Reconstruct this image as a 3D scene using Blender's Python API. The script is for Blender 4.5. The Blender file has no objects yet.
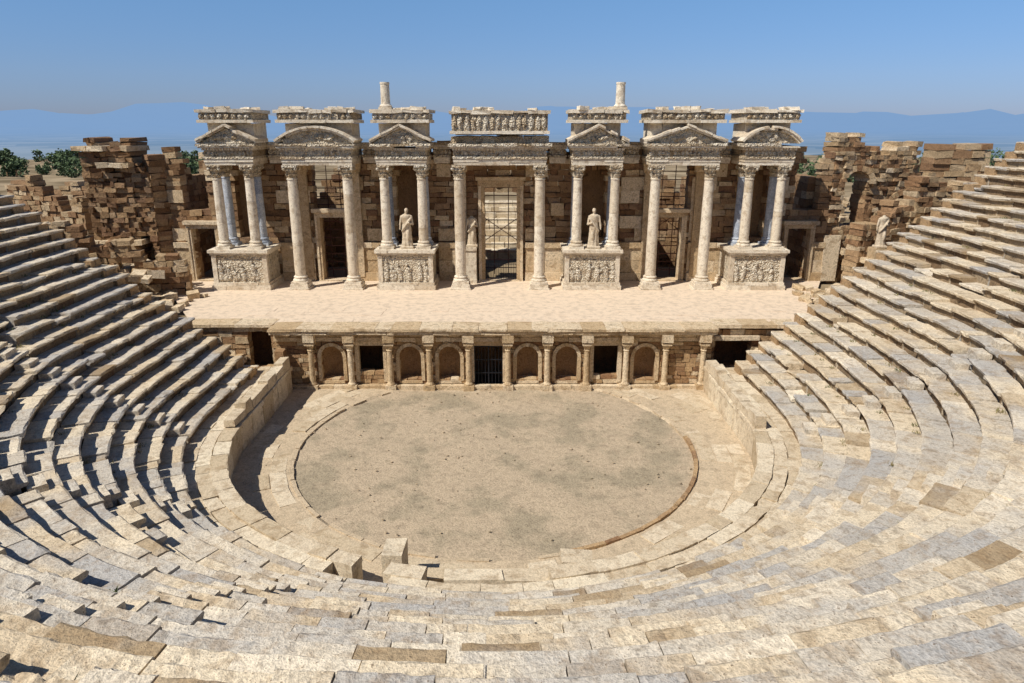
import bpy, math, random
from mathutils import Vector, noise, Matrix
R=random.Random(7)
D=bpy.data
scene=bpy.context.scene
scene.view_settings.view_transform='Standard'
scene.view_settings.look='None'
scene.view_settings.exposure=0
# ------------------------------------------------------------------ helpers
class MB:
    def __init__(s): s.v=[];s.f=[];s.c=[];s.m=[]
    def add(s,vs,fs,val=None,mat=0):
        o=len(s.v); s.v.extend(vs)
        if val is None: val=R.random()
        for f in fs:
            s.f.append(tuple(i+o for i in f)); s.c.append(val); s.m.append(mat)
    def obj(s,name,mats,smooth=False,parent=None):
        me=D.meshes.new(name); me.from_pydata([tuple(v) for v in s.v],[],s.f)
        for m in mats: me.materials.append(m)
        me.polygons.foreach_set('material_index',s.m)
        a=me.attributes.new('rnd','FLOAT','FACE'); a.data.foreach_set('value',s.c)
        if smooth: me.polygons.foreach_set('use_smooth',[True]*len(s.f))
        me.update()
        ob=D.objects.new(name,me); scene.collection.objects.link(ob)
        if parent: ob.parent=parent
        return ob
def empty(name):
    e=D.objects.new(name,None); scene.collection.objects.link(e); return e
BF=[(0,1,2,3),(7,6,5,4),(0,4,5,1),(1,5,6,2),(2,6,7,3),(3,7,4,0)]
def box(mb,c,h,yaw=0,jit=0.0,val=None,mat=0,pitch=0,roll=0,taper=1.0):
    vs=[]
    M=Matrix.Rotation(yaw,3,'Z')@Matrix.Rotation(pitch,3,'X')@Matrix.Rotation(roll,3,'Y')
    for z in(-1,1):
        t=taper if z>0 else 1
        for x,y in((-1,-1),(-1,1),(1,1),(1,-1)):
            p=Vector((x*h[0]*t,y*h[1]*t,z*h[2]))
            if jit: p+=Vector((R.uniform(-jit,jit),R.uniform(-jit,jit),R.uniform(-jit,jit)))
            vs.append(M@p+Vector(c))
    mb.add(vs,BF,val,mat)
def bx(mb,x0,x1,y0,y1,z0,z1,**k):
    box(mb,((x0+x1)/2,(y0+y1)/2,(z0+z1)/2),((x1-x0)/2,(y1-y0)/2,(z1-z0)/2),**k)
def lathe(mb,cx,cy,prof,n=20,val=None,mat=0,mod=None,sx=1,sy=1,cap=True):
    vs=[];fs=[]
    for j,(r,z) in enumerate(prof):
        for i in range(n):
            a=2*math.pi*i/n
            rr=r*(mod(a,j,z) if mod else 1)
            vs.append((cx+rr*math.cos(a)*sx,cy+rr*math.sin(a)*sy,z))
    for j in range(len(prof)-1):
        for i in range(n):
            k=(i+1)%n
            fs.append((j*n+i,j*n+k,(j+1)*n+k,(j+1)*n+i))
    if cap:
        fs.append(tuple(range(n-1,-1,-1))); fs.append(tuple((len(prof)-1)*n+i for i in range(n)))
    mb.add(vs,fs,val,mat)
def prism(mb,poly,y0,y1,**k):
    n=len(poly); vs=[(x,y0,z) for x,z in poly]+[(x,y1,z) for x,z in poly]
    fs=[tuple(range(n)),tuple(range(2*n-1,n-1,-1))]+[(i,i+n,(i+1)%n+n,(i+1)%n) for i in range(n)]
    mb.add(vs,fs,**k)
def blob(mb,c,r,n=8,val=None,mat=0,rough=0.15):
    vs=[];fs=[];m=5
    for j in range(m+1):
        p=math.pi*j/m
        for i in range(n):
            a=2*math.pi*i/n; q=1+R.uniform(-rough,rough)
            vs.append((c[0]+r[0]*math.sin(p)*math.cos(a)*q,c[1]+r[1]*math.sin(p)*math.sin(a)*q,c[2]+r[2]*math.cos(p)*q))
    for j in range(m):
        for i in range(n):
            k=(i+1)%n; fs.append((j*n+i,(j+1)*n+i,(j+1)*n+k,j*n+k))
    mb.add(vs,fs,val,mat)
def subtract(iv,holes):
    out=[iv]
    for a,b in holes:
        nx=[]
        for s,e in out:
            if b<=s or a>=e: nx.append((s,e)); continue
            if a>s: nx.append((s,a))
            if b<e: nx.append((b,e))
        out=nx
    return [o for o in out if o[1]-o[0]>0.08]
def masonry(mb,p0,p1,z0,top,thick,bh=.45,bl=(.6,1.3),holes=(),jit=.02,dj=.04,mat=0,gap=.012,hv=.08,mixm=None):
    p0=Vector((p0[0],p0[1],0));p1=Vector((p1[0],p1[1],0));d=p1-p0;L=d.length;d/=L
    yaw=math.atan2(d.y,d.x); nrm=Vector((-d.y,d.x,0))
    z=z0; mx=max(top(L*i/60.) for i in range(61))
    while z<mx-0.05:
        h=bh*R.uniform(1-hv*2,1+hv*2); zm=z+h/2
        hs=[]
        for H in holes:
            if H[2]-0.02<zm<H[3]:
                a,b=H[0],H[1]
                if len(H)>4 and H[4]:
                    r=(b-a)/2; zc=H[3]-r
                    if zm>zc:
                        w=math.sqrt(max(0,r*r-(zm-zc)**2)); a,b=(a+b)/2-w,(a+b)/2+w
                hs.append((a,b))
        for s,e in subtract((0,L),hs):
            x=s
            while x<e-1e-3:
                l=R.uniform(*bl)
                if e-(x+l)<bl[0]*.5: l=e-x
                m=x+l/2
                if top(m)>zm+R.uniform(-.15,.15)*bh:
                    off=R.uniform(-dj,dj)
                    c=p0+d*m+nrm*(thick/2+off)
                    mm=mat
                    if mixm and R.random()<mixm[1]: mm=mixm[0]
                    box(mb,(c.x,c.y,zm),(l/2-gap,thick/2,h/2-gap*.8),yaw=yaw,jit=jit,mat=mm)
                x+=l
        z+=h
def arch_ring(mb,cx,y,zc,ri,ro,dep,n=11,mat=0,a0=0,a1=math.pi):
    for i in range(n):
        t0=a0+(a1-a0)*i/n+.01; t1=a0+(a1-a0)*(i+1)/n-.01
        poly=[(cx+ri*math.cos(t0),zc+ri*math.sin(t0)),(cx+ro*math.cos(t0),zc+ro*math.sin(t0)),(cx+ro*math.cos(t1),zc+ro*math.sin(t1)),(cx+ri*math.cos(t1),zc+ri*math.sin(t1))]
        prism(mb,poly,y-R.uniform(0,.02),y+dep,mat=mat)
# ------------------------------------------------------------------ materials
def stone(name,cols,stain=(.10,.075,.05),st_amt=.5,bump=.5,sc=1.0,patch=None,pamt=.0,carve=0.0,pos=None,fine=.4,tan=None,tamt=0.):
    m=D.materials.new(name); m.use_nodes=True; nt=m.node_tree; N=nt.nodes; Lk=nt.links
    bs=N['Principled BSDF']; bs.inputs['Roughness'].default_value=.9
    bs.inputs['Specular IOR Level'].default_value=.2
    at=N.new('ShaderNodeAttribute'); at.attribute_name='rnd'
    rp=N.new('ShaderNodeValToRGB'); e=rp.color_ramp.elements
    n=len(cols)
    while len(e)<n: e.new(.5)
    for i,c in enumerate(cols):
        e[i].position=(pos[i] if pos else i/(n-1)); e[i].color=(*c,1)
    Lk.new(at.outputs['Fac'],rp.inputs[0])
    geo=N.new('ShaderNodeNewGeometry')
    def nz(scale,det=4,rough=.6,dist=0):
        t=N.new('ShaderNodeTexNoise'); t.inputs['Scale'].default_value=scale; t.inputs['Detail'].default_value=det
        t.inputs['Roughness'].default_value=rough; t.inputs['Distortion'].default_value=dist
        Lk.new(geo.outputs['Position'],t.inputs['Vector']); return t
    def ramp(src,a,b):
        r=N.new('ShaderNodeMapRange'); r.inputs[1].default_value=a; r.inputs[2].default_value=b
        Lk.new(src,r.inputs[0]); return r.outputs[0]
    def mix(f,a,b,mode='MIX',amt=None):
        x=N.new('ShaderNodeMix'); x.data_type='RGBA'; x.blend_type=mode
        if not isinstance(f,(int,float)): Lk.new(f,x.inputs[0])
        else: x.inputs[0].default_value=f
        for v,i in((a,6),(b,7)):
            if isinstance(v,tuple): x.inputs[i].default_value=(*v,1)
            else: Lk.new(v,x.inputs[i])
        return x.outputs[2]
    def mul(a,k):
        x=N.new('ShaderNodeMath'); x.operation='MULTIPLY'; Lk.new(a,x.inputs[0])
        if isinstance(k,float): x.inputs[1].default_value=k
        else: Lk.new(k,x.inputs[1])
        return x.outputs[0]
    col=rp.outputs[0]
    n1=nz(2.2*sc,4,.7,.3); n2=nz(14*sc,2,.75)
    if patch:
        n0=nz(.35*sc,3); col=mix(mul(ramp(n0.outputs[0],.48,.60),float(pamt)),col,patch)
    if tan: col=mix(mul(ramp(n1.outputs[0],.5,.36),float(tamt)),col,tan)
    g=mix(ramp(n1.outputs[0],.35,.65),(.76,.74,.71),(1.14,1.12,1.08)); col=mix(1.0,col,g,'MULTIPLY')
    col=mix(mul(ramp(n1.outputs[0],.54,.67),float(st_amt)),col,stain)
    g2=mix(ramp(n2.outputs[0],.3,.7),(1-fine,)*3,(1+fine*.7,)*3); col=mix(1.0,col,g2,'MULTIPLY')
    pits=mul(ramp(n2.outputs[0],.62,.70),.8); col=mix(pits,col,stain)
    Lk.new(col,bs.inputs['Base Color'])
    ad=N.new('ShaderNodeMath'); ad.operation='ADD'; Lk.new(mul(n1.outputs[0],.6),ad.inputs[0]); Lk.new(mul(n2.outputs[0],.4),ad.inputs[1])
    h=ad.outputs[0]
    if carve:
        vr=N.new('ShaderNodeTexVoronoi'); vr.inputs['Scale'].default_value=9*sc; Lk.new(geo.outputs['Position'],vr.inputs['Vector'])
        a3=N.new('ShaderNodeMath'); a3.operation='ADD'; Lk.new(h,a3.inputs[0]); Lk.new(mul(vr.outputs['Distance'],float(carve)),a3.inputs[1]); h=a3.outputs[0]
    bp=N.new('ShaderNodeBump'); bp.inputs['Strength'].default_value=bump; bp.inputs['Distance'].default_value=.13
    Lk.new(h,bp.inputs['Height']); Lk.new(bp.outputs[0],bs.inputs['Normal'])
    return m
def flat(name,c,rough=.6,metal=0):
    m=D.materials.new(name); m.use_nodes=True; b=m.node_tree.nodes['Principled BSDF']
    nt=m.node_tree; t=nt.nodes.new('ShaderNodeTexNoise'); t.inputs['Scale'].default_value=6
    g=nt.nodes.new('ShaderNodeNewGeometry'); nt.links.new(g.outputs['Position'],t.inputs['Vector'])
    x=nt.nodes.new('ShaderNodeMix'); x.data_type='RGBA'; x.inputs[6].default_value=(*[k*.6 for k in c],1); x.inputs[7].default_value=(*[min(1,k*1.35) for k in c],1)
    nt.links.new(t.outputs[0],x.inputs[0]); nt.links.new(x.outputs[2],b.inputs['Base Color'])
    b.inputs['Roughness'].default_value=rough; b.inputs['Metallic'].default_value=metal; return m
TAN=(.50,.33,.17)
M_seat=stone('seat_stone',[(.34,.25,.15),(.62,.51,.36),(.76,.66,.50),(.46,.44,.41),(.66,.59,.48),(.82,.73,.58)],pos=[0,.10,.45,.72,.84,1],stain=(.15,.105,.065),st_amt=.55,bump=.65,patch=(.44,.44,.44),pamt=.5,tan=TAN,tamt=.3,fine=.3)
M_riser=stone('seat_riser_stone_shade',[(.20,.13,.075),(.32,.23,.14),(.42,.33,.22),(.27,.20,.13)],stain=(.06,.04,.025),st_amt=.7,bump=.8)  # brown riser stone, its colour darkened to paint shadow lines under the rows
M_walk=stone('walkway_stone',[(.56,.46,.32),(.70,.60,.45),(.78,.69,.53)],stain=(.16,.11,.07),st_amt=.35,bump=.5,tan=TAN,tamt=.3,fine=.3)
M_marble=stone('marble_white',[(.64,.55,.42),(.84,.77,.64),(.76,.68,.55)],stain=(.26,.15,.08),st_amt=.5,bump=.4,sc=1.3,tan=TAN,tamt=.4,fine=.3)
M_marbleg=stone('marble_grey_blue',[(.34,.39,.49),(.50,.55,.62)],stain=(.6,.56,.50),st_amt=.6,bump=.2)
M_carve=stone('carved_marble',[(.56,.44,.29),(.76,.67,.52),(.84,.77,.64)],stain=(.11,.065,.038),st_amt=.8,bump=1.,carve=1.2,tan=TAN,tamt=.5)
M_brown=stone('brown_masonry',[(.18,.10,.05),(.33,.20,.105),(.47,.32,.18),(.25,.14,.08),(.58,.44,.28)],stain=(.05,.03,.02),st_amt=.65,bump=1.)
M_front=stone('proscenium_stone',[(.27,.15,.08),(.42,.27,.145),(.52,.36,.20),(.33,.20,.11)],stain=(.07,.045,.028),st_amt=.55,bump=.9)
M_trim=stone('trim_stone',[(.54,.40,.24),(.68,.54,.36),(.76,.64,.47)],stain=(.11,.07,.04),st_amt=.6,bump=.7,tan=TAN,tamt=.45)
M_red=stone('rubble_tan',[(.28,.16,.085),(.41,.26,.145),(.50,.36,.21),(.62,.49,.33)],stain=(.06,.04,.025),st_amt=.65,bump=1.)
M_dirt=stone('orchestra_dirt',[(.52,.42,.30),(.52,.42,.30)],stain=(.23,.185,.12),st_amt=.6,bump=.7,patch=(.34,.29,.205),pamt=.75,fine=.35)
M_dirt2=stone('pale_dirt',[(.58,.47,.33),(.58,.47,.33)],stain=(.34,.26,.17),st_amt=.6,bump=.6,fine=.3)
M_stage=stone('stage_surface',[(.70,.57,.43),(.76,.63,.49)],stain=(.55,.43,.31),st_amt=.5,bump=.25,fine=.12)
M_iron=flat('dark_iron',(.02,.022,.03),.5,.6)
M_rust=flat('rusty_steel',(.12,.045,.03),.6,.3)
# ------------------------------------------------------------------ layout constants
CY=-4.3; R0=11.7; R1=13.3; ZP=1.5; TR=.75; RI=.465; NR=32
SF=3.2; ZS=3.7
def yend(r,side):
    return (2.0+(r-R1)*.27) if side<0 else (2.8+(r-R1)*.42)
def upath(r,s):
    q=math.pi/2*r; sg=1 if s>=0 else -1; a=abs(s)
    if a<=q:
        t=a/r; n=Vector((math.sin(t)*sg,-math.cos(t),0)); return Vector((0,CY,0))+n*r,n
    return Vector((sg*r,CY+(a-q),0)),Vector((sg,0,0))
def ulen(r,side): return math.pi/2*r+yend(r,side)-CY
# ------------------------------------------------------------------ seating
STAIRS=[-80,-49,-19,19,49,80]
seat=MB()
def arcblock(mb,r,s0,s1,prof,segs,dz=0,du=0,tilt=0,val=None,er=.02,mat=0,riser=0):
    n=len(prof); vs=[];fs=[]
    if val is None: val=R.random()
    for k in range(segs+1):
        s=s0+(s1-s0)*k/segs
        for j,(u,z) in enumerate(prof):
            p,nn=upath(r+u+du,s*(r+u)/r if abs(s)<math.pi/2*r else (abs(s)-math.pi/2*r+math.pi/2*(r+u+du))*(1 if s>0 else -1))
            e=Vector((0,0,0))
            if er and 0<j<n-1:
                ee=er*(2.2 if R.random()<.06 else 1)
                e=nn*R.uniform(-ee*.5,ee)+Vector((0,0,R.uniform(-ee,ee*.5)*.6))
            elif er: e=Vector((0,0,R.uniform(-er,er)*.4))
            w=Vector((p.x*.22,p.y*.22,z*.1)); 
            e+=nn*(.07*noise.noise(w))+Vector((0,0,.06*noise.noise(w+Vector((7,3,1)))))
            vs.append(p+e+Vector((0,0,z+dz+tilt*(k/segs-.5)*(s1-s0))))
    fr=[]
    for k in range(segs):
        for j in range(n-1):
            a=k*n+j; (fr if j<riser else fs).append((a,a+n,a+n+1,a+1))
    fs.append(tuple(range(n))); fs.append(tuple(segs*n+i for i in range(n-1,-1,-1)))
    o=len(mb.v)
    mb.add(vs,fs,val,mat)
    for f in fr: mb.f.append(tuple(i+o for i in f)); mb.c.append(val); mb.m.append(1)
for i in range(NR):
    r=R1+i*TR; z=ZP+(i+1)*RI
    sl=-ulen(r,-1); sr=ulen(r,1); s=sl+R.uniform(-.5,.2)
    while s<sr:
        l=R.uniform(.6,1.9); e=min(s+l,sr)
        p,nn=upath(r,(s+e)/2)
        wear=noise.noise(Vector((p.x*.12,p.y*.12,3.3)))+.5
        near=(p-Vector((.8,-34.5,0))).length<14
        behind=p.y<-36
        er=.025+.03*max(0,wear)
        miss=R.random()<.03+.05*max(0,wear)**2
        big=R.random()<.10
        prof=[(.17,-RI-.25),(.17,-.20),(.12,-.17),(.01,-.14),(-.02,-.04),(.03,0),(TR*.5,-.012),(TR+.16,0),(TR+.16,-.3)]
        segs=1 if behind else (8 if near else 3)
        if miss:
            dz=-R.uniform(.12,.36); du=R.uniform(0,.15)
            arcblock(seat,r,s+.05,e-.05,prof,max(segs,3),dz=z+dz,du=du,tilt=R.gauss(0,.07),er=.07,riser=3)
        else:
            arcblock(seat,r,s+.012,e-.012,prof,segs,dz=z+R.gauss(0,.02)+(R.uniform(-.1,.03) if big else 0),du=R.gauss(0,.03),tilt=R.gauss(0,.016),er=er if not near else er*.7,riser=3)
        s=e
    for a in STAIRS:
        sc=math.radians(a)*r
        arcblock(seat,r,sc-.42,sc+.42,[(TR*.48,-.2),(TR*.48,RI*.5-.03),(TR*.5,RI*.5),(TR+.12,RI*.5),(TR+.12,-.2)],2,dz=z,val=.9)
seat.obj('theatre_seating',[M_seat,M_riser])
sub=MB()
for side in(-1,1):
    vs=[];fs=[];K=40
    for i in range(0,NR+2):
        r=R1+.25+i*TR; z=ZP+i*RI-.42 if i else 0
        for k in range(K+1):
            p,nn=upath(r,side*(ulen(r,side)-.15)*k/K); vs.append((p.x,p.y,z))
    for i in range(NR+1):
        for k in range(K):
            a=i*(K+1)+k; fs.append((a,a+1,a+K+2,a+K+1))
    sub.add(vs,fs,.4)
for side in(-1,1):
    for i in range(NR):
        r=R1+i*TR; y=yend(r,side); 
        x0,x1=sorted((side*r,side*(r+TR)))
        bx(sub,x0,x1,y-1.0,y-.12+R.uniform(-.05,.12),-.3,ZP+(i+1)*RI-.1,jit=.02,val=.5)
sub.obj('seating_substructure',[M_brown])
# ------------------------------------------------------------------ walkway + podium
wk=MB()
for ring,(ra,rb,zt) in enumerate(((R0,R0+.6,ZP+.02),(R0+.6,R0+1.15,ZP-.02),(R0+1.15,R1+.2,ZP-.04))):
    s=-(math.pi/2*ra+SF-CY-.1); en=-s
    while s<en:
        l=R.uniform(.7,1.7); e=min(s+l,en); p,nn=upath(ra,(s+e)/2)
        ang=math.degrees(((s+e)/2)/ra)
        skip=ring==0 and (-22<ang<-15 or -7<ang<11)
        if ring==1 and (-21<ang<-15): skip=True
        if not skip:
            w=rb-ra
            arcblock(wk,ra,s+.01,e-.01,[(0.02,-ZP-.1),(0.03,zt-.24),(-.05,zt-.2),(-.04,zt-.01),(0,zt),(w-.012,zt),(w-.012,zt-.6)] if ring==0 else [(0.0,-.1),(0.01,zt),(w-.012,zt),(w-.012,zt-.6)],3,dz=R.gauss(0,.022),du=R.gauss(0,.012),er=.03)
        s=e
for (x,y,w,d,z) in((-.4,-15.75,.9,.3,1.15),(1.3,-15.7,.8,.3,1.1),(-1.0,-15.2,.9,.28,.8),(.9,-15.15,1.0,.28,.75),(.1,-14.65,1.3,.25,.42),(-3.0,-14.9,.35,.5,1.62),(2.9,-14.95,.5,.4,1.3)):
    bx(wk,x-w,x+w,y-d,y+d,-.05,z,jit=.05)
wk.obj('podium_walkway',[M_walk])
pp=MB()
for side in(-1,1):
    x=side*(R0+.28)
    y=SF-.4
    while y>CY-.8:
        l=R.uniform(.7,1.5); h=R.uniform(.3,.65)
        bx(pp,x-.26,x+.26,y-l+.02,y,ZP+.02,ZP+.02+h,jit=.04); y-=l
pp.obj('parapet_wall',[M_walk])
# ------------------------------------------------------------------ orchestra floor
orc=MB()
RO=9.2; OC=-4.2; n=96
def oz(x,y): return .02+.07*noise.noise(Vector((x*.5,y*.5,0)))+.03*noise.noise(Vector((x*2,y*2,0)))
vs=[(0,OC,.02)];fs=[]
rad=[1,2,3,4,5,6,7,8,RO]
for rr in rad:
    for i in range(n):
        a=2*math.pi*i/n; y=OC+rr*math.sin(a); x=rr*math.cos(a)
        vs.append((x,min(y,SF+.1),oz(x,y)))
for i in range(n): fs.append((0,1+i,1+(i+1)%n))
for j in range(len(rad)-1):
    for i in range(n):
        a=1+j*n+i;b=1+j*n+(i+1)%n; fs.append((a,a+n,b+n,b))
orc.add(vs,fs,.5)
orc.obj('orchestra_floor',[M_dirt],smooth=True)
pv=MB()
bx(pv,-R0-.2,R0+.2,-17.2,SF+.2,-.3,-.06,val=.2)
vs=[];fs=[];rr_=[RO-.12,RO+.1,RO+.8,RO+1.5,RO+2.4,RO+3.6,RO+5]
for rr in rr_:
    for i in range(n):
        a=2*math.pi*i/n; q=rr+.12*noise.noise(Vector((math.cos(a)*5,math.sin(a)*5,1))); x=q*math.cos(a); y=min(OC+q*math.sin(a),SF); x=max(-R0-.15,min(R0+.15,x)); vs.append((x,y,-.05 if rr<RO else .09+.06*noise.noise(Vector((x*.9,y*.9,3)))))
for j in range(len(rr_)-1):
    for i in range(n): fs.append((j*n+i,(j+1)*n+i,(j+1)*n+(i+1)%n,j*n+(i+1)%n))
pv.add(vs,fs,.5,1)
a=0
while a<2*math.pi:
    da=R.uniform(.5,1.2)/RO; a1=a+da; am=math.degrees((a+a1)/2)
    right=am>285 or am<8
    if RO*math.sin((a+a1)/2)+OC<SF-.2 and R.random()>(.05 if right else .3):
        q=[(rr*math.cos(t),OC+rr*math.sin(t)) for rr,t in((RO-.03,a+.002),(RO+.14,a+.002),(RO+.14,a1-.002),(RO-.03,a1-.002))]
        z=(.19 if right else .13)+R.gauss(0,.015)
        pv.add([(x,y,-.1) for x,y in q]+[(x+R.gauss(0,.01),y+R.gauss(0,.01),z) for x,y in q],[(4,5,6,7),(0,4,7,3),(1,5,4,0),(2,6,5,1),(3,7,6,2)],mat=2 if right else 1)
    a=a1
for ring in range(5):
    ra=RO+.3+ring*.7; a=0
    while a<2*math.pi:
        da=R.uniform(.7,1.8)/ra; a1=min(a+da,2*math.pi); 
        q=[]
        for rr,t in((ra+.01,a+.008/ra),(ra+.68,a+.008/ra),(ra+.68,a1-.008/ra),(ra+.01,a1-.008/ra)):
            q.append((rr*math.cos(t),OC+rr*math.sin(t)))
        m=(sum(p[0] for p in q)/4,sum(p[1] for p in q)/4)
        ok=m[1]<SF-.05 and (abs(m[0])<R0+.1 if m[1]>CY else math.hypot(m[0],m[1]-CY)<R0+.2)
        if ok and noise.noise(Vector((m[0]*.5,m[1]*.5,9)))+R.uniform(-.2,.2)>-.02:
            z=.11+R.gauss(0,.012)
            q=[(x,min(y,SF)) for x,y in q]
            pv.add([(x,y,-.1) for x,y in q]+[(x,y,z+R.gauss(0,.01)) for x,y in q],[(4,5,6,7),(0,4,7,3),(1,5,4,0),(2,6,5,1),(3,7,6,2)],R.uniform(0,.6))
        a=a1
pv.obj('orchestra_pavement',[M_walk,M_dirt2,M_front])
# ------------------------------------------------------------------ stage front wall
SX=-.55
fw=MB(); W=2.24
cols=[SX+W*(k-4.5) for k in range(10)]+[SX+W*5.5-.1]
L0=-12.7; L1=12.2
holes=[]; Yw=SF+.35
kinds=['n','o','n','n','g','n','n','o','n','x']
for k,kd in enumerate(kinds):
    c=(cols[k]+cols[k+1])/2
    if kd=='n': holes.append((c-.62-L0,c+.62-L0,.45,2.55,True))
    if kd=='o': holes.append((c-.72-L0,c+.72-L0,1.1 if k==1 else .9,2.6,False))
    if kd=='g': holes.append((c-.85-L0,c+.85-L0,-.1,2.65,False))
masonry(fw,(L0,Yw),(L1,Yw),0,lambda s:2.9,.5,bh=.26,bl=(.3,.8),holes=holes,jit=.02,dj=.03,mixm=(1,.15))
for k,kd in enumerate(kinds):
    c=(cols[k]+cols[k+1])/2
    if kd=='n':
        nseg=8
        vs=[];fs=[]
        for j,zz in enumerate((.3,1.0,1.93)):
            for i in range(nseg+1):
                t=math.pi*i/nseg; vs.append((c-.68*math.cos(t),Yw+.3+.62*math.sin(t),zz))
        for j in range(1,5):
            p=math.pi/2*j/4
            for i in range(nseg+1):
                t=math.pi*i/nseg; vs.append((c-.68*math.cos(t)*math.cos(p),Yw+.3+.62*math.sin(t)*math.cos(p),1.93+.68*math.sin(p)))
        for j in range(6):
            for i in range(nseg):
                a=j*(nseg+1)+i; fs.append((a,a+1,a+nseg+2,a+nseg+1))
        fw.add(vs,fs,.9)
        arch_ring(fw,c,Yw-.07,1.93,.62,.82,.3,n=9,mat=1)
        bx(fw,c-.66,c+.66,Yw-.05,Yw+.9,.3,.46,mat=1,jit=.01)
        for sg in(-1,1): bx(fw,c+sg*.72-.1,c+sg*.72+.1,Yw-.06,Yw+.2,.47,1.92,mat=1,jit=.01)
    else:
        w=.85 if kd=='g' else .72
        if kd!='x':
            bx(fw,c-w-.15,c+w+.15,Yw-.08,Yw+.35,2.6,2.86,mat=1,jit=.015)
            for sg in(-1,1): bx(fw,c+sg*(w+.08)-.11,c+sg*(w+.08)+.11,Yw-.06,Yw+.3,.4,2.59,mat=1,jit=.01)
bx(fw,L0,L1,Yw+2.6,Yw+2.9,-.1,3.2,val=.1)
for x in cols:
    if x>L1-.1: x=L1-.35
    bx(fw,x-.3,x+.3,SF-.22,Yw-.02,-.02,.32,mat=1,jit=.012)
    lathe(fw,x,SF+.06,[(.22,.32),(.24,.38),(.2,.45),(.17,.5),(.165,1.4),(.15,2.35),(.19,2.4),(.15,2.46),(.2,2.6),(.26,2.72)],n=12,mat=1)
    bx(fw,x-.27,x+.27,SF-.2,Yw-.02,2.72,2.84,mat=1,jit=.01)
    bx(fw,x-.32,x+.32,SF-.26,Yw-.01,2.91,3.38,mat=1,jit=.012)
def course(mb,x0,x1,y0,y1,z0,z1,lo=.8,hi=1.8,mat=0,jit=.012,skip=0):
    x=x0
    while x<x1-.01:
        l=R.uniform(lo,hi)
        if x1-(x+l)<lo*.5: l=x1-x
        if R.random()>=skip:
            bx(mb,x+.006,x+l-.006,y0+R.uniform(-.02,.02),y1,z0,z1,jit=jit,mat=mat)
        x+=l
course(fw,L0,L1,SF-.05,Yw-.03,0,.26,mat=1)
course(fw,L0,L1,SF+.12,Yw+.5,2.88,3.12,mat=1,jit=.02)
course(fw,L0,L1,SF+.16,Yw+.5,3.13,3.36,mat=1,jit=.02)
course(fw,L0-.1,L1+.1,SF-.28,Yw+.9,3.39,3.6,mat=1,lo=.9,hi=2.1,jit=.03)
course(fw,L0-.1,L1+.1,SF-.38,Yw+.9,3.61,3.74,mat=1,lo=.7,hi=2.1,skip=.12,jit=.03)
fw.obj('stage_front_wall',[M_front,M_trim])
g=MB(); c=(cols[4]+cols[5])/2
for i in range(9):
    x=c-.78+i*.195; bx(g,x-.016,x+.016,Yw+.1,Yw+.13,.05,2.6)
for z in(.15,.9,1.7,2.5): bx(g,c-.84,c+.84,Yw+.085,Yw+.145,z-.025,z+.025)
for x in(c-.83,c,c+.83): bx(g,x-.035,x+.035,Yw+.08,Yw+.15,.03,2.62)
g.obj('iron_gate',[M_iron])
sw=MB()
masonry(sw,(-17.6,SF+.9),(L0-.02,SF+.9),-.1,lambda s:3.55,.6,bh=.35,bl=(.4,1.),holes=[(3.2,4.5,1.2,3.3,False)],jit=.03,dj=.05,mixm=(1,.3))
course(sw,-17.8,L0-.15,SF+.65,SF+2.,3.56,3.72,mat=1)
masonry(sw,(L1+.02,SF+.9),(17.6,SF+.9),-.1,lambda s:3.5,.6,bh=.35,bl=(.4,1.),holes=[(.3,2.4,1.0,2.75,False)],jit=.03,dj=.05,mixm=(1,.3))
course(sw,L1+.15,17.9,SF+.65,SF+2.,3.51,3.71,mat=1)
bx(sw,L1+.1,L1+2.8,SF+.7,SF+1.2,2.76,3.02,mat=1,jit=.01)
bx(sw,-17,-12.5,SF+3,SF+3.2,0,3.4,val=0); bx(sw,12.4,17,SF+3,SF+3.2,0,3.4,val=0)
masonry(sw,(-12.6,SF+.9),(-12.6,SF-.3),0,lambda s:2.2,.5,bh=.4)
sw.obj('side_passage_wall',[M_front,M_trim])
# stage floor
st=MB()
pts=[(-17.6,SF+.95),(17.6,SF+.95),(24,17),(-25.5,17)]
st.add([(x,y,3.69) for x,y in pts],[(0,1,2,3)],.5)
for row in range(4):
    y0=SF+1.0+row*.9; x=-17.3
    while x<17.3:
        l=R.uniform(.9,2.2)
        if R.random()<.4:
            bx(st,x,x+l-.012,y0,y0+.885,3.6,3.70+R.uniform(.0,.012),jit=.004,val=R.uniform(.3,.7))
        x+=l
st.obj('stage_floor',[M_stage])
# ------------------------------------------------------------------ scaenae frons
PF=12.8; YC=13.4; YB=14.9; YW=16.0
SB=empty('roman_stage_building')
wall=MB()
WL=-23.6; WR=23.4
def H(x0,x1,z0,z1,a=False): return (x0-WL,x1-WL,z0,z1,a)
holes=[H(-1.15,1.15,3.6,10.4),H(-12.95,-11.2,3.6,8.3),H(11.2,12.95,3.6,8.3),
 H(-22.2,-20.5,3.6,7.5),H(20.6,22.2,3.6,7.5),
 H(-7.4,-5.6,6.8,11.6,True),H(5.6,7.4,6.8,11.6,True),H(-18.8,-16.9,6.8,11.6,True),H(16.9,18.8,6.8,11.6,True),
 H(-13.3,-10.8,9.0,11.9),H(10.8,13.3,9.0,11.9),H(-22.6,-20.8,8.8,12.2,True),H(20.8,22.6,8.8,12.2,True)]
masonry(wall,(WL,YW),(WR,YW),3.4,lambda s:13.0+.5*math.sin(s*1.7) if 3<s<44 else 12.4+.9*math.sin(s*2.3),1.0,bh=.4,bl=(.4,1.2),holes=holes,jit=.04,dj=.08,mixm=(1,.1))
for x in(-6.5,6.5,-17.85,17.85): bx(wall,x-1.3,x+1.3,YW+.85,YW+1.3,6,12.5,val=.3)
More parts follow.
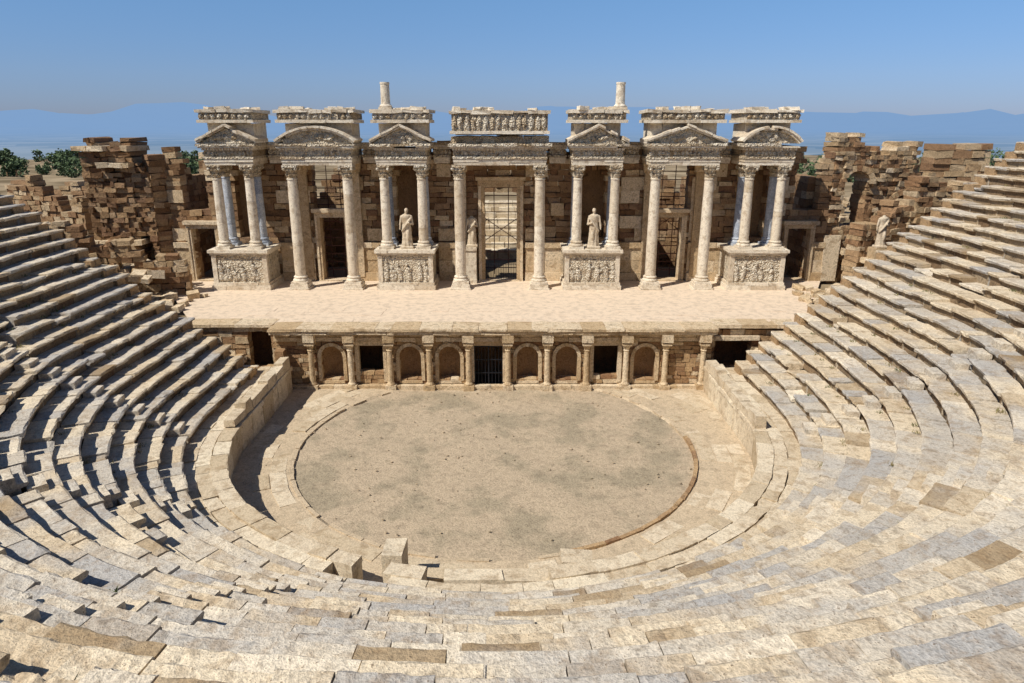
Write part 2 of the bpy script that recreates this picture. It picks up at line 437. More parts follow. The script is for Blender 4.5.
wall.obj('masonry_wall',[M_brown,M_trim],parent=SB)
lw=MB()
segs=subtract((WL,WR),[(-1.75,1.75),(-13.5,-10.7),(10.7,13.5),(-22.5,-20.2),(20.3,22.5),(-19.8,-15.9),(15.9,19.8),(-8.5,-4.5),(4.5,8.5)])
for a,b in segs:
    for z0,z1 in((3.7,4.3),(4.31,5.2),(5.21,6.1),(6.11,6.5)):
        course(lw,a,b,YW-.18-(.12 if z0<4 or z0>6 else 0),YW-.02,z0,z1,jit=.012)
for a,b in segs:
    for z0 in (6.6,7.5,8.4,9.3,10.2,11.1):
        course(lw,a,b,YW-.1,YW-.05,z0,z0+.88,skip=.72,jit=.01)
lw.obj('marble_facing',[M_trim],parent=SB)
df=MB()
def doorframe(cx,w,z0,z1,t=.35,y=YW):
    for sg in(-1,1):
        bx(df,cx+sg*(w+t/2)-t/2,cx+sg*(w+t/2)+t/2,y-.3,y+.5,z0,z1,jit=.01)
        bx(df,cx+sg*(w+t*.75)-t*.22,cx+sg*(w+t*.75)+t*.22,y-.36,y-.31,z0,z1+.1,jit=.005)
    bx(df,cx-w-t-.02,cx+w+t+.02,y-.32,y+.5,z1+.005,z1+t,jit=.01)
    bx(df,cx-w-t-.15,cx+w+t+.15,y-.5,y+.3,z1+t+.01,z1+t+.25,jit=.01)
    bx(df,cx-w-t,cx+w+t,y-.4,y+.6,z0-.15,z0+.03,jit=.01)
doorframe(0,1.15,3.75,10.4,.45)
doorframe(-12.05,.87,3.75,8.3,.35); doorframe(12.05,.87,3.75,8.3,.35)
doorframe(-21.35,.85,3.75,7.5,.3); doorframe(21.4,.8,3.75,7.5,.3)
df.obj('door_frames',[M_trim],parent=SB)
def podium(name,cx,hw=1.9):
    p=MB()
    course(p,cx-hw-.12,cx+hw+.12,PF-.12,YW-.35,3.66,4.0,mat=0)
    course(p,cx-hw-.05,cx+hw+.05,PF-.05,YW-.35,4.01,4.2,mat=0)
    bx(p,cx-hw+.1,cx+hw-.1,PF+.1,YW-.35,4.19,6.1,mat=1,val=.6)
    bx(p,cx-hw+.02,cx-hw+.32,PF+.02,PF+.3,4.21,6.08,mat=0); bx(p,cx+hw-.32,cx+hw-.02,PF+.02,PF+.3,4.21,6.08,mat=0)
    course(p,cx-hw-.05,cx+hw+.05,PF-.06,YW-.35,6.11,6.26,mat=0)
    course(p,cx-hw-.15,cx+hw+.15,PF-.16,YW-.35,6.27,6.48,mat=0)
    x=cx-hw+.55
    while x<cx+hw-.4:
        h=R.uniform(.9,1.5); z=4.3; lean=R.uniform(-.18,.18)
        blob(p,(x,PF+.08,z+h*.3),(.17,.1,h*.32),mat=1,rough=.2,val=.9)
        blob(p,(x+lean*.5,PF+.07,z+h*.62),(.19,.12,h*.22),mat=1,rough=.2,val=.9)
        blob(p,(x+lean,PF+.06,z+h*.93),(.1,.1,.13),mat=1,rough=.1,val=.9)
        blob(p,(x+lean+R.choice((-.2,.2)),PF+.08,z+h*.65),(.16,.07,.08),mat=1,rough=.2,val=.9)
        if R.random()<.5: blob(p,(x+.2,PF+.09,z+.3),(.14,.08,.28),mat=1,rough=.3,val=.8)
        x+=R.uniform(.38,.75)
    p.obj(name,[M_marble,M_carve],parent=SB)
for x in(-17.85,-6.5,6.3,17.6): podium('carved_podium',x)
def column(cx,cy,z0,z1,r=.36,mat=M_marble,name='marble_column',plinth=True):
    m=MB(); hc=.95 if z1-z0>4 else .8
    if plinth: bx(m,cx-r*1.5,cx+r*1.5,cy-r*1.5,cy+r*1.5,z0,z0+.18,jit=.008)
    zb=z0+.18
    lathe(m,cx,cy,[(r*1.38,zb),(r*1.45,zb+.07),(r*1.38,zb+.14),(r*1.15,zb+.18),(r*1.15,zb+.23),(r*1.28,zb+.28),(r*1.22,zb+.34),(r*1.06,zb+.38)],n=24)
    za=zb+.38; zt=z1-hc
    k=R.randint(2,4); cuts=[za]+sorted(R.uniform(za+.6,zt-.6) for _ in range(k-1))+[zt]
    for a,b in zip(cuts,cuts[1:]):
        pr=[]
        nn=max(3,int((b-a)/.35))
        for i in range(nn+1):
            z=a+.006+(b-a-.012)*i/nn; t=(z-za)/(zt-za)
            pr.append((r*(1-.13*t**1.6),z))
        pr[0]=(pr[0][0]*.975,pr[0][1]); pr[-1]=(pr[-1][0]*.975,pr[-1][1])
        lathe(m,cx,cy,pr,n=24,mod=lambda ang,j,z:1+.04*noise.noise(Vector((math.cos(ang)*1.5+cx,math.sin(ang)*1.5,z*1.3))),mat=0)
    rt=r*.87
    lathe(m,cx,cy,[(rt*1.08,zt),(rt*1.12,zt+.05),(rt*1.0,zt+.09)],n=24)
    def leaf(ang,j,z): return 1+[0,.05,.14,.30,.02,.05,.18,.36,.1,.1][min(j,9)]*(abs(math.cos(4*ang+(math.pi/2 if j>3 else 0)))**.7)
    h=hc-.22
    lathe(m,cx,cy,[(rt*.98,zt+.09),(rt*1.02,zt+.09+h*.12),(rt*1.08,zt+.09+h*.28),(rt*1.1,zt+.09+h*.38),(rt*1.0,zt+.09+h*.4),(rt*1.08,zt+.09+h*.5),(rt*1.15,zt+.09+h*.66),(rt*1.2,zt+.09+h*.76),(rt*1.15,zt+.09+h*.8),(rt*1.35,zt+.09+h)],n=32,mod=leaf,mat=1)
    for sx in(-1,1):
        for sy in(-1,1):
            blob(m,(cx+sx*rt*1.2,cy+sy*rt*1.2,z1-.24),(.12,.12,.13),mat=1,rough=.1)
    bx(m,cx-rt*1.5,cx+rt*1.5,cy-rt*1.5,cy+rt*1.5,z1-.13,z1-.004,jit=.012,mat=1)
    return m.obj(name,[mat,M_carve,M_marbleg])
ZT=12.05
for x in(-13.9,-10.2,-2.75,2.68,10.4,14.0):
    pl=MB(); bx(pl,x-.62,x+.62,YC-.62,YC+.62,3.68,4.05,jit=.02); bx(pl,x-.7,x+.7,YC-.7,YC+.7,3.67,3.8,jit=.01)
    pl.obj('column_plinth',[M_marble],parent=SB)
    column(x,YC,4.05,ZT,.37)
    pm=MB(); bx(pm,x-.3,x+.3,YW-.34,YW-.12,4.0,ZT-.6,jit=.01); bx(pm,x-.4,x+.4,YW-.45,YW-.12,ZT-.59,ZT,jit=.01,taper=1.15)
    pm.obj('wall_pilaster',[M_trim],parent=SB)
for c,g in((-17.85,2),(-6.5,1),(6.45,1),(17.75,2)):
    for sx in(-1.08,1.08) if g==2 else(-1.25,1.25):
        column(c+sx,YC,6.48,ZT,.33)
        column(c+sx,YB,6.48,ZT,.31,mat=M_marbleg,name='grey_marble_column')
def entab(m,x0,x1,yf,yb,z0,cor=True):
    course(m,x0,x1,yf,yb,z0,z0+.2,lo=1.2,hi=2.4); course(m,x0-.03,x1+.03,yf-.03,yb,z0+.205,z0+.4,lo=1.2,hi=2.4)
    course(m,x0-.08,x1+.08,yf-.09,yb,z0+.405,z0+.55,lo=1.2,hi=2.4,mat=1)
    course(m,x0+.02,x1-.02,yf+.02,yb,z0+.555,z0+.95,lo=1.2,hi=2.4,mat=1)
    x=x0+.05
    while x<x1: blob(m,(x,yf+.01,z0+.75),(.1,.06,.15),n=6,mat=1,rough=.3); x+=.26
    x=x0-.05
    while x<x1:
        if R.random()>.08: bx(m,x,x+.1,yf-.14,yf+.1,z0+.955,z0+1.09,mat=0)
        x+=.19
    y=yf+.1
    while y<yb-.2:
        for xx in(x0-.1,x1-.02): bx(m,xx,xx+.12,y,y+.1,z0+.955,z0+1.09,mat=0)
        y+=.19
    course(m,x0,x1,yf+.02,yb,z0+.955,z0+1.092,lo=2,hi=4)
    course(m,x0-.24,x1+.24,yf-.26,yb,z0+1.1,z0+1.22,lo=1.,hi=2.,skip=.03,jit=.02)
    course(m,x0-.33,x1+.33,yf-.36,yb,z0+1.225,z0+1.38,lo=.6,hi=1.6,mat=1,skip=.1,jit=.04)
def en_obj(fn):
    m=MB(); fn(m); return m.obj('entablature',[M_marble,M_carve],parent=SB)
def back(m):
    for a,b in subtract((-19.8,19.6),[(-19.7,-16.0),(-14.7,-9.5),(-8.4,-4.6),(-3.5,3.4),(4.5,8.4),(9.6,14.7),(15.9,19.6)]):
        entab(m,a,b,YW-.45,YW+.9,ZT)
en_obj(back)
def tri(m,cx,hw,z,h,yf,yb):
    prism(m,[(cx-hw,z),(cx+hw,z),(cx,z+h)],yf+.25,yb,mat=1,val=.6)
    for sg in(-1,1):
        N_=5
        for off,th,pr in((.0,.12,0),(.12,.14,-.14)):
            p0=Vector((cx-sg*(hw+.1),z+off)); p1=Vector((cx,z+h+off+.03))
            for q in range(N_):
                if R.random()<.08: continue
                a=p0.lerp(p1,q/N_+.003); b=p0.lerp(p1,(q+1)/N_-.003); dz=R.gauss(0,.015)
                prism(m,[(a.x,a.y+dz),(b.x,b.y+dz),(b.x,b.y+th+dz),(a.x,a.y+th+dz)],yf+pr+R.uniform(-.03,.03),yb,mat=0)
    for k in range(5): blob(m,(cx+R.uniform(-.5,.5)*hw,yf+.22,z+h*R.uniform(.25,.45)),(.18,.1,.14),mat=1)
def seg(m,cx,hw,z,h,yf,yb):
    r=(hw*hw+h*h)/(2*h); zc=z+h-r; A=math.asin(hw/r); n=14
    arc=[(cx+r*math.sin(-A+2*A*i/n),zc+r*math.cos(-A+2*A*i/n)) for i in range(n+1)]
    prism(m,arc[::-1],yf+.25,yb,mat=1,val=.5)
    for r0,r1,pr in((r-.02,r+.12,0),(r+.121,r+.26,-.14)):
        for i in range(n):
            if R.random()<.1: continue
            t0=-A+2*A*i/n+.002;t1=-A+2*A*(i+1)/n-.002
            prism(m,[(cx+r0*math.sin(t0),zc+r0*math.cos(t0)),(cx+r0*math.sin(t1),zc+r0*math.cos(t1)),(cx+r1*math.sin(t1),zc+r1*math.cos(t1)),(cx+r1*math.sin(t0),zc+r1*math.cos(t0))],yf+pr+R.uniform(-.03,.03),yb,mat=0)
    for k in range(6): blob(m,(cx+R.uniform(-.5,.5)*hw,yf+.22,z+h*R.uniform(.2,.6)),(.2,.1,.16),mat=1)
def attic(m,cx,hw,yf,yb,z0=14.72,z1=15.55,brk=0):
    course(m,cx-hw,cx+hw,yf,yb,z0,z0+.2,lo=.8,hi=1.8)
    course(m,cx-hw+.12,cx+hw-.12,yf+.12,yb,z0+.21,z1-.22,lo=.8,hi=1.8,mat=1)
    course(m,cx-hw-.05,cx+hw+.05,yf-.08,yb,z1-.21,z1,lo=.6,hi=1.5,skip=.06,jit=.05)
    x=cx-hw+.3; hh=(z1-z0-.4)/2
    while x<cx+hw-.2:
        blob(m,(x,yf+.1,(z0+z1)/2),(.17,.14,hh*R.uniform(.7,1)),mat=1,rough=.3); x+=R.uniform(.32,.5)
def aed(cx,hw,kind):
    def f(m):
        yf=YC-.38; yb=YW+.6
        entab(m,cx-hw,cx+hw,yf,yb,ZT)
        z=ZT+1.385
        if kind=='tri': tri(m,cx,hw+.25,z,.95,yf-.15,yb-1.2)
        elif kind=='seg': seg(m,cx,hw+.2,z,.85,yf-.15,yb-1.2)
        elif kind=='broken':
            course(m,cx-hw-.2,cx+hw+.2,yf+.5,yb,z,z+.45,mat=1,lo=.6,hi=1.2,jit=.04,skip=.1)
        course(m,cx-hw+.1,cx+hw-.1,yf+1.0,yb,z+(.5 if kind=='broken' else 0),14.0 if kind=='broken' else 14.71,lo=.6,hi=1.2,jit=.03)
        if kind=='broken': attic(m,cx,hw+.2,yf-.1,yb,z0=14.02,z1=15.5)
        else: attic(m,cx,hw+.25,yf+.1,yb)
        for k in range(9): box(m,(cx+R.uniform(-hw,hw),R.uniform(yf+.1,yb-.6),15.58+R.uniform(0,.06)),(R.uniform(.15,.5),R.uniform(.15,.3),R.uniform(.05,.15)),yaw=R.uniform(-.4,.4),jit=.05)
    en_obj(f)
aed(-17.85,1.6,'tri'); aed(-12.05,2.3,'seg'); aed(-6.5,1.65,'tri'); aed(0,3.05,'broken')
aed(6.45,1.65,'tri'); aed(12.2,2.3,'tri'); aed(17.75,1.6,'seg')
for x in(-7.5,7.9):
    m=MB(); bx(m,x-.42,x+.42,YC+.2,YC+1.04,15.56,15.72,jit=.02)
    lathe(m,x,YC+.62,[(.40,15.72),(.42,15.78),(.35,15.86),(.31,15.9),(.3,16.5),(.29,17.1),(.32,17.15),(.31,17.25)],n=20); m.obj('column_stump',[M_marble])
# ------------------------------------------------------------------ rooms / ruins behind
rb=MB()
masonry(rb,(-24,22.5),(24,22.5),3.0,lambda s:10.5+1.2*math.sin(s*.6)+.8*math.sin(s*1.9),1.0,bh=.5,holes=[(22.4,25.6,3,9.5,False),(11.2,12.9,3,6.5,False)],jit=.04)
for x in(-23.5,-15,-9.3,9.3,15,23): masonry(rb,(x,YW+1.2),(x,22.4),3.0,lambda s:10.8,.8,bh=.5,jit=.03)
rb.obj('rear_stage_wall',[M_brown])
sd=MB()
for i in range(9):
    course(sd,-4,4,26+i*.9,27.2+i*.9,3,4.2+i*.42,lo=.6,hi=1.5,jit=.06,skip=.08)
sd.obj('ruined_stair_blocks',[M_walk])
def scaff(x0,x1,y,z0,z1,name='scaffolding'):
    m=MB()
    for x in [x0+(x1-x0)*k/3 for k in range(4)]: lathe(m,x,y,[(.03,z0),(.03,z1)],n=6)
    z=z0+.5
    while z<z1: box(m,((x0+x1)/2,y,z),((x1-x0)/2,.025,.03)); z+=.6
    for sg in(-1,1): box(m,((x0+x1)/2,y+.05,(z0+z1)/2),((x1-x0)/2*1.1,.02,.025),roll=sg*.6)
    m.obj(name,[M_rust])
scaff(-13.6,-10.8,YW+1.5,3.7,12); scaff(10.8,13.6,YW+1.5,3.7,12); scaff(-1.6,1.6,YW+2.2,3.7,10.5)
g=MB()
for i in range(13):
    x=-1.1+i*2.2/12; bx(g,x-.012,x+.012,YW-.1,YW-.075,3.8,4.95)
for z in(3.9,4.9): bx(g,-1.14,1.14,YW-.12,YW-.06,z-.02,z+.02)
g.obj('iron_fence',[M_iron])
# ------------------------------------------------------------------ side ruins
m=MB()
masonry(m,(-28.7,14.8),(-24.3,15.2),3.5,lambda s:13.5+.45*math.sin(s*2.5)-(1.6 if s>3.3 else 0)-(.9 if s<.6 else 0),3.0,bh=.33,bl=(.25,.8),holes=[(3.0,4.0,3.6,7.,True)],jit=.06,dj=.18)
masonry(m,(-24.3,15.2),(-23.4,16.2),3.5,lambda s:12.5,1.0,bh=.4,jit=.05,dj=.1)
for zz in(6.5,11.8,12.9): course(m,-29.,-25.2,14.4,17.5,zz,zz+.32,mat=1,jit=.05,skip=.15)
m.obj('ruined_tower',[M_brown,M_trim])
m=MB()
masonry(m,(-26.3,16.5),(-23.3,19.5),3.5,lambda s:11.8+.5*math.sin(s*3),1.2,bh=.4,jit=.05,dj=.1,holes=[(.8,3.2,6,10.8,True)])
m.obj('ruined_arch_wall',[M_brown])
m=MB()
masonry(m,(23.4,16.0),(31.5,17.5),3.5,lambda s:13.6-.12*s+.45*math.sin(s*1.3)+.25*math.sin(s*4.1)-(1.3 if s>6.6 else 0),1.6,bh=.32,bl=(.25,.8),holes=[(1.0,2.8,7.5,11.5,True),(4.9,7.0,6.5,9.8,True)],jit=.05,dj=.14,mixm=(1,.12))
arch_ring(m,25.3,16.2,10.6,.9,1.3,.5,n=9,mat=0); arch_ring(m,29.3,16.9,8.75,1.05,1.45,.5,n=9,mat=0)
masonry(m,(28.5,14),(36,15.5),4,lambda s:11.0-.1*s+.4*math.sin(s*1.9),1.4,bh=.35,bl=(.3,.9),holes=[(2.0,4.6,5,9.4,True)],jit=.05,dj=.12)
bx(m,23.3,24.4,15.7,16.0,3.7,7,mat=1,jit=.03)
m.obj('ruined_side_wall',[M_red,M_trim])
m=MB()
masonry(m,(23.6,11.2),(27.6,12.6),3.4,lambda s:8.0+.5*s+.3*math.sin(s*3),1.2,bh=.35,bl=(.25,.8),jit=.05,dj=.12)
masonry(m,(-28,9.5),(-20.8,11.5),3.4,lambda s:8.6-.42*s+.4*math.sin(s*2.2),1.0,bh=.35,bl=(.25,.9),holes=[(3.2,4.4,3.5,6.,True)],jit=.05,dj=.12)
masonry(m,(-45,30),(-30,26),4,lambda s:9.4+.5*math.sin(s),1.0,bh=.42,jit=.05,dj=.1)
masonry(m,(-44,22),(-31,18),4,lambda s:9.6+.9*math.sin(s*.9)+.4*math.sin(s*3),1.0,bh=.38,bl=(.3,.9),jit=.05,dj=.1,holes=[(3,5,5,8.3,True),(7.5,9.5,5,8,True)])
masonry(m,(38.5,30),(43.5,30),4,lambda s:12.7+.3*math.sin(s*2),2.0,bh=.6,bl=(.8,1.8),jit=.06,dj=.1)
m.obj('ruined_wall',[M_red])
m=MB()
def rubble(x0,x1,y0,y1,z,n,s=(.2,.6)):
    for _ in range(n):
        x=R.uniform(x0,x1);y=R.uniform(y0,y1);a=R.uniform(*s)
        box(m,(x,y,(z(x,y) if callable(z) else z)+a*.3),(a*R.uniform(.7,1.5),a,a*R.uniform(.4,.8)),yaw=R.uniform(0,3.1),pitch=R.uniform(-.25,.25),roll=R.uniform(-.25,.25),jit=a*.15)
rubble(-24.5,-19.5,6,11,3.75,60,(.12,.35)); rubble(19.5,24,7,13,3.75,45,(.12,.35))
rubble(-29,-22,8,14,5.2,120,(.15,.4)); rubble(24,32,10,15,6,130,(.15,.4)); rubble(-60,-28,14,45,5.0,260,(.2,.6)); rubble(28,60,16,50,6.5,220,(.2,.6))
rubble(-18.3,-14.6,2.5,4,1.6,20,(.2,.4)); rubble(14.8,18.5,3,4.5,2.0,20,(.2,.4))
m.obj('fallen_stone_blocks',[M_trim])
m=MB()
for _ in range(260):
    a=R.uniform(0,6.28); rr=11*math.sqrt(R.random()); x=rr*math.cos(a); y=OC+rr*math.sin(a)
    if y<SF-.3: 
        s=R.uniform(.012,.05); blob(m,(x,y,.08),(s*1.4,s,s*.7),n=6)
m.obj('scattered_pebbles',[M_dirt])
# ------------------------------------------------------------------ statues
def statue(cx,cy,z0,h=2.45,head=True,name='marble_statue',flip=1):
    m=MB(); k=h/2.45
    def fold(a,j,z):
        t=(z-z0)/h
        amp=.10*max(0,1-t*1.25)
        return 1+amp*math.sin(9*a+t*5*flip)+.04*math.sin(4*a+t*9)
    pr=[(.34,0),(.36,.08),(.33,.3),(.31,.6),(.30,.9),(.31,1.15),(.28,1.35),(.245,1.5),(.27,1.68),(.31,1.88),(.30,1.98),(.19,2.05),(.10,2.09),(.085,2.16)]
    lathe(m,cx,cy,[(r*k,z0+.14+z*k) for r,z in pr],n=36,mod=fold,sx=1.0,sy=.68)
    blob(m,(cx+.1*flip*k,cy-.19*k,z0+.85*k),(.12*k,.12*k,.35*k),n=12,rough=.02)
    for i in range(14):
        t=i/13; blob(m,(cx+(-.27+.54*t)*flip*k,cy-(.17+.07*math.sin(t*3.14))*k,z0+(1.15+.75*t)*k),(.07*k,.07*k,.07*k),n=8,rough=.02)
    for sg in(-1,1):
        sh=Vector((cx+sg*.3*k,cy,z0+2.02*k)); el=sh+Vector((sg*.1,-.02,-.48))*k
        ha=el+(Vector((-sg*.22,-.26,.12))*k if sg==flip else Vector((sg*.02,-.08,-.3))*k)
        for a,b,r0,r1 in((sh,el,.1,.075),(el,ha,.075,.05)):
            for i in range(9):
                t=i/8; p=a.lerp(b,t); r=(r0+(r1-r0)*t)*k; blob(m,p,(r,r,r),n=10,rough=.01)
    if head:
        hc=Vector((cx+.02*flip,cy-.03,z0+2.4*k))
        blob(m,hc,(.115*k,.135*k,.16*k),n=14,rough=.01)
        blob(m,hc+Vector((0,.04,.05))*k,(.13*k,.13*k,.13*k),n=12,rough=.05)
        blob(m,hc+Vector((0,-.135,-.01))*k,(.022*k,.035*k,.045*k),n=8,rough=.0)
        blob(m,hc+Vector((0,-.11,-.1))*k,(.05*k,.04*k,.035*k),n=8,rough=.0)
    bx(m,cx-.42*k,cx+.42*k,cy-.32*k,cy+.32*k,z0,z0+.16,jit=.01)
    o=m.obj(name,[M_marble]); rm=o.modifiers.new('r','REMESH'); rm.mode='VOXEL'; rm.voxel_size=.028; rm.use_smooth_shade=True
    return o
statue(-6.4,YC+.1,6.48,2.6); statue(6.4,YC+.1,6.48,2.6,flip=-1)
statue(-2.05,YW-.75,6.3,2.3,head=False)
m=MB(); bx(m,-2.5,-1.75,YW-1.1,YW-.38,3.7,6.05,jit=.01); bx(m,-2.58,-1.72,YW-1.18,YW-.38,6.06,6.29,jit=.01); bx(m,-2.58,-1.72,YW-1.18,YW-.38,3.69,3.95,jit=.01); m.obj('statue_pedestal',[M_marble])
statue(24.6,10.6,7.0,2.2,head=False)
m=MB(); bx(m,24.1,25.1,10.1,11.1,3.5,6.98,jit=.03); m.obj('statue_pedestal',[M_trim])
# ------------------------------------------------------------------ terrain
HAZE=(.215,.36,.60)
def ss(a,b,x):
    t=max(0,min(1,(x-a)/(b-a))); return t*t*(3-2*t)
def tz(x,y):
    r=math.hypot(x,y)
    z=-.8+4.2*ss(17.5,24,r)+2.2*ss(28,60,r)
    if r>28: z+=.6*noise.noise(Vector((x*.03,y*.03,1)))*ss(28,60,r)
    if y>-50: z-=205*ss(170,1700,r)*ss(-50,40,y)
    if r>17000 and y>0:
        n_=noise.fractal(Vector((x/9000,y/9000,4.2)),1.0,2.0,6)
        z+=ss(26000,44000,r)*(500+1300*n_)
    elif r>1500: z+=12*noise.noise(Vector((x/1500,y/1500,2)))
    return z
t=MB(); vs=[];fs=[]
rad=[0,6,12,16,18,20,22,24,27,30]; 
while rad[-1]<60000: rad.append(rad[-1]*1.09)
n=240
for rr in rad:
    for i in range(n):
        a=2*math.pi*i/n; x=rr*math.cos(a);y=rr*math.sin(a); vs.append((x,y,tz(x,y)))
for j in range(len(rad)-1):
    for i in range(n):
        k=(i+1)%n; fs.append((j*n+i,(j+1)*n+i,(j+1)*n+k,j*n+k))
t.add(vs,fs,.5)
mt=D.materials.new('terrain'); mt.use_nodes=True; nt=mt.node_tree; N=nt.nodes; Lk=nt.links
bs=N['Principled BSDF']; bs.inputs['Roughness'].default_value=1; bs.inputs['Specular IOR Level'].default_value=0
geo=N.new('ShaderNodeNewGeometry'); 
n1=N.new('ShaderNodeTexNoise'); n1.inputs['Scale'].default_value=.15; n1.inputs['Detail'].default_value=8; Lk.new(geo.outputs['Position'],n1.inputs['Vector'])
n2=N.new('ShaderNodeTexVoronoi'); n2.inputs['Scale'].default_value=.0016; Lk.new(geo.outputs['Position'],n2.inputs['Vector'])
r1=N.new('ShaderNodeValToRGB'); r1.color_ramp.elements[0].position=.38; r1.color_ramp.elements[0].color=(.16,.12,.07,1); r1.color_ramp.elements[1].position=.62; r1.color_ramp.elements[1].color=(.36,.28,.18,1); Lk.new(n1.outputs[0],r1.inputs[0])
r2=N.new('ShaderNodeValToRGB'); r2.color_ramp.elements[0].color=(.015,.05,.05,1); r2.color_ramp.elements[1].color=(.36,.36,.30,1); Lk.new(n2.outputs['Color'],r2.inputs[0])
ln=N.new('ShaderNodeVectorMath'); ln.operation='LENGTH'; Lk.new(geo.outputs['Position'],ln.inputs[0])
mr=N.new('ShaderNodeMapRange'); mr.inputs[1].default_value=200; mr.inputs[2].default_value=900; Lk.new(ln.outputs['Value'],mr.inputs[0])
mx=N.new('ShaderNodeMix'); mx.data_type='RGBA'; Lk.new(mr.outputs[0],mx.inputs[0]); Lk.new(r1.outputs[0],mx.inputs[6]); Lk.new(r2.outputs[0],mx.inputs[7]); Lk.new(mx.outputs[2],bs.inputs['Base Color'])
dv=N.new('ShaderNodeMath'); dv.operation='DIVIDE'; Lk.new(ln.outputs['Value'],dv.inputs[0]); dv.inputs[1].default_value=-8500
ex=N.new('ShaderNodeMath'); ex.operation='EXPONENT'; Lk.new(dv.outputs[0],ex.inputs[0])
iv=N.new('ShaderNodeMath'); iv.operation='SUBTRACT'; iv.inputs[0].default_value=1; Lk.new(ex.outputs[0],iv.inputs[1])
em=N.new('ShaderNodeEmission'); em.inputs[0].default_value=(*HAZE,1); em.inputs[1].default_value=1.0  # aerial haze painted onto the terrain as emission, stronger with distance
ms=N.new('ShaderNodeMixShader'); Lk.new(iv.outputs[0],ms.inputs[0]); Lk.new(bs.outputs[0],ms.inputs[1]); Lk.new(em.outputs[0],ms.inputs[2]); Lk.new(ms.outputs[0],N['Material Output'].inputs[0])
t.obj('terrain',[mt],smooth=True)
# ------------------------------------------------------------------ trees & weeds
ml=D.materials.new('foliage'); ml.use_nodes=True; nt=ml.node_tree; b=nt.nodes['Principled BSDF']; b.inputs['Roughness'].default_value=.8
at=nt.nodes.new('ShaderNodeAttribute'); at.attribute_name='rnd'; rp=nt.nodes.new('ShaderNodeValToRGB')
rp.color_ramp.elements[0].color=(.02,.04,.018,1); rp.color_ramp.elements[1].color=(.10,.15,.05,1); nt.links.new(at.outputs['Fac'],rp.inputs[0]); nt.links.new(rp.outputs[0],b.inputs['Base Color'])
tr=MB()
def tree(x,y,z,h):
    w=h*.035
    lathe(tr,x,y,[(w*1.6,z-.3),(w,z+h*.3),(w*.5,z+h*.7)],n=6,mat=1)
    for b_ in range(R.randint(7,10)):
        a=R.uniform(0,6.28); rr=R.uniform(0,.42)*h; c=Vector((x+rr*math.cos(a),y+rr*math.sin(a),z+h*R.uniform(.25,.85))); cr=h*R.uniform(.14,.24)
        for k in range(34):
            d=Vector((R.gauss(0,1),R.gauss(0,1),R.gauss(0,.8))); d.normalize(); p=c+d*cr*R.uniform(.5,1.1); s=h*.045*R.uniform(.6,1.5)
            u=Vector((R.gauss(0,1),R.gauss(0,1),R.gauss(0,1))).normalized()*s; v=u.orthogonal().normalized()*s
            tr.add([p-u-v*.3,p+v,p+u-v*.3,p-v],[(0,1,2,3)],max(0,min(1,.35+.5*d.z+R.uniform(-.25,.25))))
for _ in range(150):
    y=R.uniform(85,165); x=-y*R.uniform(.38,.95)-5; tree(x,y,tz(x,y)-.8,R.uniform(2.3,4.6))
for _ in range(90):
    y=R.uniform(75,150); x=y*R.uniform(.4,.9)+5; tree(x,y,tz(x,y)-.8,R.uniform(2.5,5))
tr.obj('distant_trees',[ml,M_brown])
mw=D.materials.new('dry_weeds'); mw.use_nodes=True; nt=mw.node_tree; b=nt.nodes['Principled BSDF']; b.inputs['Roughness'].default_value=.9
at=nt.nodes.new('ShaderNodeAttribute'); at.attribute_name='rnd'; rp=nt.nodes.new('ShaderNodeValToRGB')
rp.color_ramp.elements[0].color=(.07,.10,.03,1); rp.color_ramp.elements[1].color=(.30,.24,.11,1); nt.links.new(at.outputs['Fac'],rp.inputs[0]); nt.links.new(rp.outputs[0],b.inputs['Base Color'])
wd=MB()
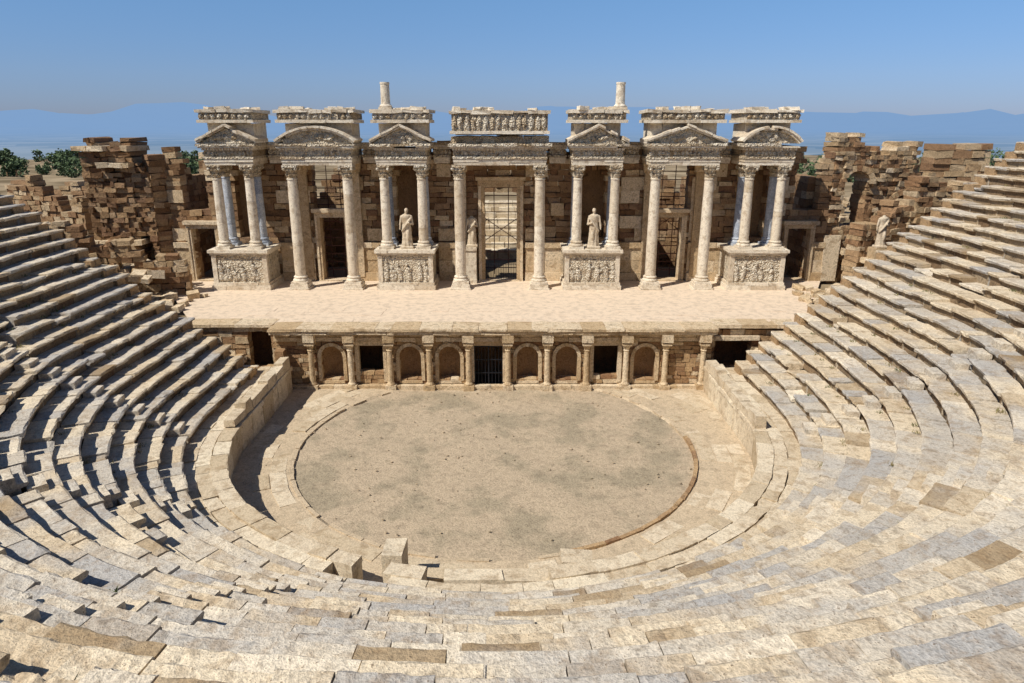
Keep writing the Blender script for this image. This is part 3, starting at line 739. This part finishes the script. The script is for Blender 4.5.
for _ in range(420):
    i=R.randint(0,24); r=R1+i*TR; s=R.uniform(-1,1)*ulen(r,-1)
    p,nn=upath(r+TR*.93,s*(r+TR*.93)/r); 
    if p.y<-31: continue
    p.z=ZP+(i+1)*RI+.0; v0=R.random()
    for k in range(14):
        a=R.uniform(0,6.28); q=p+Vector((R.gauss(0,.07),R.gauss(0,.07),0)); hh=R.uniform(.05,.17); o=Vector((math.cos(a),math.sin(a),0))*.018; lean=Vector((R.gauss(0,.05),R.gauss(0,.05),hh))
        wd.add([q-o,q+o,q+lean],[(0,1,2)],max(0,min(1,v0+R.uniform(-.2,.2))))
wd.obj('weeds',[mw])
# ------------------------------------------------------------------ camera, light
cam=D.cameras.new('camera'); co=D.objects.new('camera',cam); scene.collection.objects.link(co)
cam.sensor_width=36; cam.lens=700/1024*36; cam.clip_end=200000; cam.clip_start=.1
co.location=(.8,-34.5,14.6); co.rotation_euler=(math.radians(90-17.2),0,0); scene.camera=co
el=math.radians(51); az=Vector((-.80,-.60,0)).normalized(); sd_=Vector((az.x*math.cos(el),az.y*math.cos(el),math.sin(el)))
sl=D.lights.new('sun','SUN'); sl.energy=5; sl.angle=math.radians(.5); sl.color=(1,.95,.87)
so=D.objects.new('sun',sl); scene.collection.objects.link(so); so.rotation_euler=sd_.to_track_quat('Z','Y').to_euler()
w=D.worlds.new('World'); scene.world=w; w.use_nodes=True; nt=w.node_tree; bg=nt.nodes['Background']
sk=nt.nodes.new('ShaderNodeTexSky'); sk.sky_type='NISHITA'; sk.sun_disc=False; sk.sun_elevation=el; sk.sun_rotation=math.atan2(az.x,az.y)
sk.altitude=1500; sk.air_density=1.2; sk.dust_density=.3; sk.ozone_density=4
tc=nt.nodes.new('ShaderNodeTexCoord'); sp=nt.nodes.new('ShaderNodeSeparateXYZ'); nt.links.new(tc.outputs['Generated'],sp.inputs[0])
rp=nt.nodes.new('ShaderNodeValToRGB'); e=rp.color_ramp.elements
e[0].position=0; e[0].color=(.34,.42,.76,1); e[1].position=.17; e[1].color=(.62,.78,.95,1)
k=e.new(.06); k.color=(.48,.57,.84,1); k=e.new(.5); k.color=(.6,.62,.66,1)
nt.links.new(sp.outputs['Z'],rp.inputs[0])
hs=nt.nodes.new('ShaderNodeMix'); hs.data_type='RGBA'; hs.blend_type='MULTIPLY'; hs.inputs[0].default_value=1; nt.links.new(rp.outputs[0],hs.inputs[7])
nt.links.new(sk.outputs[0],hs.inputs[6]); nt.links.new(hs.outputs[2],bg.inputs[0]); bg.inputs[1].default_value=.11
